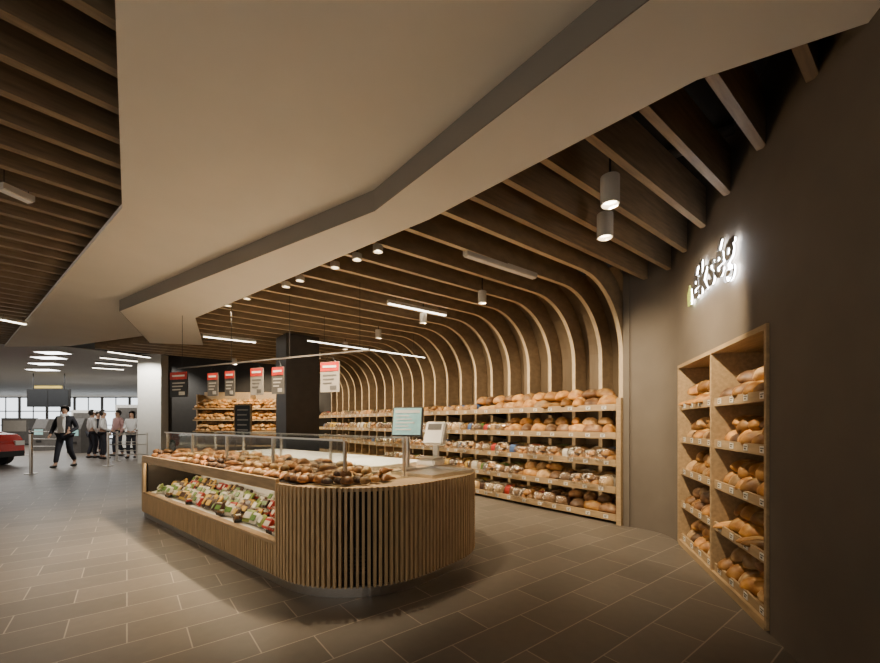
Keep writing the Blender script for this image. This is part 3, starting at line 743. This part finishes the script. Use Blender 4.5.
for px,Y,w,h,lb in ((20,24,1.6,1.6,'grey kiosk beneath the windows at the far left'),(88,22,1.3,2.0,'white panel kiosk behind the people'),(132,20,1.2,2.2,'pale kiosk beside the white wall end')):
    p=D(px,Y);r=thing('kiosk',lb,'kiosk',p)
    bm=NB();bx(bm,-w/2,w/2,-.3,.3,.08,h);obj('body',bm,M['white'] if px>50 else M['grey'],r)
    bm=NB();bx(bm,-w/2+.05,w/2-.05,-.26,.26,0,.08);obj('base',bm,M['black'],r)
    bm=NB();bx(bm,-w/2+.12,w/2-.12,-.31,-.3,h*.5,h-.15);obj('panel',bm,M['grey'] if px>50 else M['paper'],r)
for px,Y,lb in ((45,19,'dark ticket machine under the overhead screen'),(80,17.5,'dark ticket machine between the walker and the group')):
    p=D(px,Y);r=thing('ticket_machine',lb,'machine',p)
    bm=NB();extr(bm,[(-.3,0),(.3,0),(.3,1.5),(-.1,1.5),(-.3,1.05)],-.3,.3,ax='x');obj('cabinet',bm,M['grey'],r)
    bm=NB();bx(bm,-.2,.2,-.31,-.3,.75,1.0);obj('screen',bm,M['screen'],r)
    bm=NB();bx(bm,-.12,.12,-.32,-.3,.4,.5);obj('slot',bm,M['black'],r)
def gate(px,py,lb,rz=0,arms=True):
    p=U(px,py,0);r=thing('barrier_post',lb,'barrier',p,rz,None)
    bm=NB();cyl(bm,(0,0,0),(0,0,.02),.13,16);cyl(bm,(0,0,.02),(0,0,1.02),.035,12);obj('post',bm,M['steel'],r)
    bm=NB();cyl(bm,(0,0,1.02),(0,0,1.06),.045,12);obj('cap',bm,M['black'],r)
    if arms:
        bm=NB()
        for z in (.35,.65,.95): cyl(bm,(.03,0,z),(1.1,0,z),.015,8)
        cyl(bm,(1.1,0,0),(1.1,0,1.0),.02,8);obj('rail',bm,M['steel'],r)
gate(31,474,'lone steel barrier post nearest the red car',0,False)
gate(108,466,'steel barrier with rails in front of the standing people',.1)
gate(117,461,'steel barrier with rails just behind the nearest railed one',.3)
gate(137,459,'steel barrier with rails beside the white wall end',.0)
gate(30,455,'steel barrier with rails behind the lone post',.0)
gate(74,452,'steel barrier with rails behind the walking person',.0)
r=thing('car','glossy red car cut off by the left edge of the photo','car',(-12.95,11.75,0),PI)
bm=NB();extr(bm,[(0,.3),(.03,.72),(.18,.95),(1.0,1.02),(1.55,1.38),(2.7,1.4),(3.3,.98),(3.6,.9),(3.65,.32)],-.78,.78)
bmesh.ops.bevel(bm,geom=bm.edges[:],offset=.05,segments=2,affect='EDGES');bd=obj('body',bm,M['carred'],r)
bm=NB();extr(bm,[(1.16,1.04),(1.58,1.33),(2.66,1.34),(3.15,.98)],-.79,.79);obj('windows',bm,M['black'],r)
bm=NB();bx(bm,-.02,.1,-.7,.7,.28,.45);obj('bumper',bm,M['black'],r)
for s_ in (-1,1):
    bm=NB();bx(bm,-.005,.14,min(s_*.45,s_*.72),max(s_*.45,s_*.72),.62,.76);obj('lamp',bm,M['white'],r)
    for x_ in (.7,2.9):
        bm=NB();cyl(bm,(x_,s_*.62,.31),(x_,s_*.8,.31),.31,20);w_=obj('wheel',bm,M['rubber'],r)
        bm=NB();cyl(bm,(x_,s_*.8,.31),(x_,s_*.81,.31),.18,12);obj('hub_cap',bm,M['steel'],w_)
# ---------------------------------------------------------------- people
def skin(name,nodes,edges,roots,m,parent,sub=1):
    me=bpy.data.meshes.new(name);me.from_pydata([q[0] for q in nodes],edges,[])
    o=bpy.data.objects.new(name,me);C.objects.link(o)
    md=o.modifiers.new('s','SKIN');md.use_smooth_shade=True
    sl=me.skin_vertices[0].data
    for i,q in enumerate(nodes): sl[i].radius=(q[1],q[1]);sl[i].use_root=(i in roots)
    s_=o.modifiers.new('u','SUBSURF');s_.levels=sub;s_.render_levels=sub
    bpy.context.view_layer.update();dg=bpy.context.evaluated_depsgraph_get()
    me2=bpy.data.meshes.new_from_object(o.evaluated_get(dg));o.modifiers.clear();o.data=me2
    me2.materials.clear();me2.materials.append(m)
    for f in me2.polygons: f.use_smooth=True
    if parent:o.parent=parent
    return o
def person(px,py,Hh,rz,label,topm,legm,stride=.12,arms=((-.02,0),(.02,0)),long=False,under=None):
    g_=U(px,py,0);k=Hh/1.74
    r=thing('person',label,'person',g_,rz);r.scale=(k,)*3
    V=Vector
    st=stride
    def legn(s):
        f=-st if s<0 else st
        lift=.05 if (st>.15 and s>0) else 0
        return [(V((s*.09,0,.88)),.088),(V((s*.095,f*.35-.05,.49)),.058),(V((s*.1,f+.02,.09+lift)),.043),(V((s*.115,f-.12,.035)),.034)]
    def armn(s,a):
        fy,bend=a
        sh=V((s*.175,0,1.40));el=V((s*.235,fy*.8+.02,1.12));wr=el+V((-s*bend*.35,-.1-bend*.55+fy*.5,-.24+bend*.42));dr=(wr-el).normalized()
        return [(sh,.058),(el,.043),(wr,.03),(wr+dr*.07,.034)],dr
    N=[(V((0,0,.95)),.125),(V((0,0,1.10)),.115),(V((0,-.005,1.30)),.13),(V((0,.0,1.44)),.075),(V((0,-.005,1.51)),.055),(V((0,-.015,1.60)),.082),(V((0,.0,1.68)),.078)]
    E=[(0,1),(1,2),(2,3),(3,4),(4,5),(5,6)]
    N.append((V((0,-.105,1.598)),.016));E.append((5,7))
    roots=[0]
    for s in (-1,1):
        b=len(N);N+=legn(s);E+=[(0,b),(b,b+1),(b+1,b+2),(b+2,b+3)]
    AR=[]
    for s,a_ in zip((-1,1),arms):
        ch,dr=armn(s,a_);AR.append(ch);b=len(N);N+=ch;E+=[(2,b),(b,b+1),(b+1,b+2),(b+2,b+3)]
        pal=ch[3][0];sd_=V((0,1,0)) if abs(dr.y)<.8 else V((1,0,0))
        for j,(off,ln) in enumerate(((-.024,.06),(-.008,.072),(.008,.07),(.024,.055))):
            c=len(N);q=pal+sd_*off;N+=[(q,.0085),(q+dr*ln*.55,.008),(q+dr*ln+V((-s*.012,0,0)),.0065)];E+=[(c,c+1),(c+1,c+2)];roots.append(c)
        c=len(N);q=pal-dr*.03-sd_*.02;N+=[(q,.0095),(q-sd_*.03+dr*.02,.009),(q-sd_*.038+dr*.055,.007)];E+=[(c,c+1),(c+1,c+2)];roots.append(c)
    skin('body',N,E,roots,M['skin'],r)
    T=[(V((0,0,.86 if long else .93)),.155),(V((0,0,1.10)),.14),(V((0,0,1.30)),.152),(V((0,0,1.43)),.085)];TE=[(0,1),(1,2),(2,3)]
    for ch in AR:
        b=len(T);T+=[(ch[0][0],.075),(ch[1][0],.06),(ch[2][0]*.97+ch[1][0]*.03,.045)];TE+=[(2,b),(b,b+1),(b+1,b+2)]
    skin('jacket' if long else 'shirt',T,TE,[0],topm,r)
    Lg=[(V((0,0,.95)),.138)];LE=[]
    for s in (-1,1):
        b=len(Lg);q=legn(s);Lg+=[(q[0][0],.105),(q[1][0],.076),(q[2][0]+V((0,0,.03)),.06)];LE+=[(0,b),(b,b+1),(b+1,b+2)]
    skin('trousers',Lg,LE,[0],legm,r)
    for s in (-1,1):
        q=legn(s)[2][0];bm=NB();bmesh.ops.create_icosphere(bm,subdivisions=2,radius=1)
        for w in bm.verts: w.co=V((q.x+s*.008+w.co.x*.052,q.y-.07+w.co.y*.145,max(0,.045+w.co.z*.055*(1 if w.co.y>0 else .75))))
        obj('shoe',bm,M['shoe'],r,smooth=True)
        bm=NB();bmesh.ops.create_icosphere(bm,subdivisions=1,radius=.009,matrix=Matrix.Translation((s*.032,-.088,1.625)));obj('eye',bm,M['black'],r,smooth=True)
    bm=NB();bx(bm,-.024,.024,-.098,-.088,1.548,1.556);obj('mouth',bm,M['carred'],r)
    bm=NB();bmesh.ops.create_icosphere(bm,subdivisions=3,radius=1)
    dl=[w for w in bm.verts if w.co.y<-.25 and w.co.z<.45]
    bmesh.ops.delete(bm,geom=dl,context='VERTS')
    for w in bm.verts:
        z=w.co.z
        w.co=V((w.co.x*.1,w.co.y*.105+.008,1.66+z*(.105 if z>0 else (.3 if under=='longhair' else .13))))
    obj('hair',bm,M['hair'],r,smooth=True)
    if under=='scarf':
        bm=NB();extr(bm,[(-.09,1.43),(.09,1.43),(.075,.98),(-.075,.98)],-.182,-.13);obj('shirt_front',bm,M['shirt'],r)
        N2=[(V((.075*math.sin(a),-.02-.085*math.cos(a),1.475)),.036) for a in [2*PI*i/10 for i in range(10)]]
        N2+=[(V((.045,-.15,1.40)),.034),(V((.06,-.2,1.25)),.036),(V((.065,-.2,1.08)),.034)]
        skin('scarf',N2,[(i,(i+1)%10) for i in range(10)]+[(0,10),(10,11),(11,12)],[0],M['shirt'],r)
    return r
person(65,467,1.8,.25,'person walking in dark jacket over a white top and pale scarf before the concourse',M['navy'],M['jean'],.24,((-.1,.1),(.1,.25)),True,'scarf')
person(92,458,1.78,2.6,'person in white shirt and dark trousers, leftmost of the group seen from behind',M['shirt'],M['jean'],.06)
person(103,459,1.76,2.2,'person in white shirt standing second in the group at the barrier',M['shirt'],M['navy'],.05,((0,.3),(0,.1)))
person(118,456,1.8,-.3,'person in pale pink top standing between the white-shirted people',M['pinkc'],M['jean'],.08)
person(132,458,1.74,.2,'long-haired person in white top nearest the white wall end',M['shirt'],M['navy'],.05,((-.03,.5),(.0,.2)),False,'longhair')
person(98,453,1.78,1.2,'person in dark jacket standing half hidden behind the white-shirted pair',M['navy'],M['jean'],.05,((0,.3),(0,.1)),True)
# ---------------------------------------------------------------- light
al=bpy.data.lights.new('concourse_light','AREA');al.shape='RECTANGLE';al.size=10;al.size_y=8;al.energy=900;al.color=(1,.96,.9)
o=bpy.data.objects.new('concourse_light',al);C.objects.link(o);o.location=(-19,19,3.4)
light('SPOT',(-9.3,12.0,3.3),(-9.4,13,1.2),300,(1,.95,.85),2.2)
for P in (Vector((-3.4,2.6,3.1)),Vector((-5.5,5.0,3.1))):
    light('SPOT',P,P-Vector((0,0,1)),85,WARM,2.4,1)
w=bpy.data.worlds.new('World');bpy.context.scene.world=w;w.use_nodes=True
bgn=w.node_tree.nodes['Background'];bgn.inputs[0].default_value=(1,.91,.78,1);bgn.inputs[1].default_value=1.0
cam=bpy.data.cameras.new('Camera');co=bpy.data.objects.new('Camera',cam);C.objects.link(co)
co.location=(0,0,CH);co.rotation_euler=(PI/2,0,0);cam.sensor_width=36;cam.lens=F/880*36;cam.shift_y=(HZ-331.5)/880;cam.clip_start=.05
bpy.context.scene.camera=co
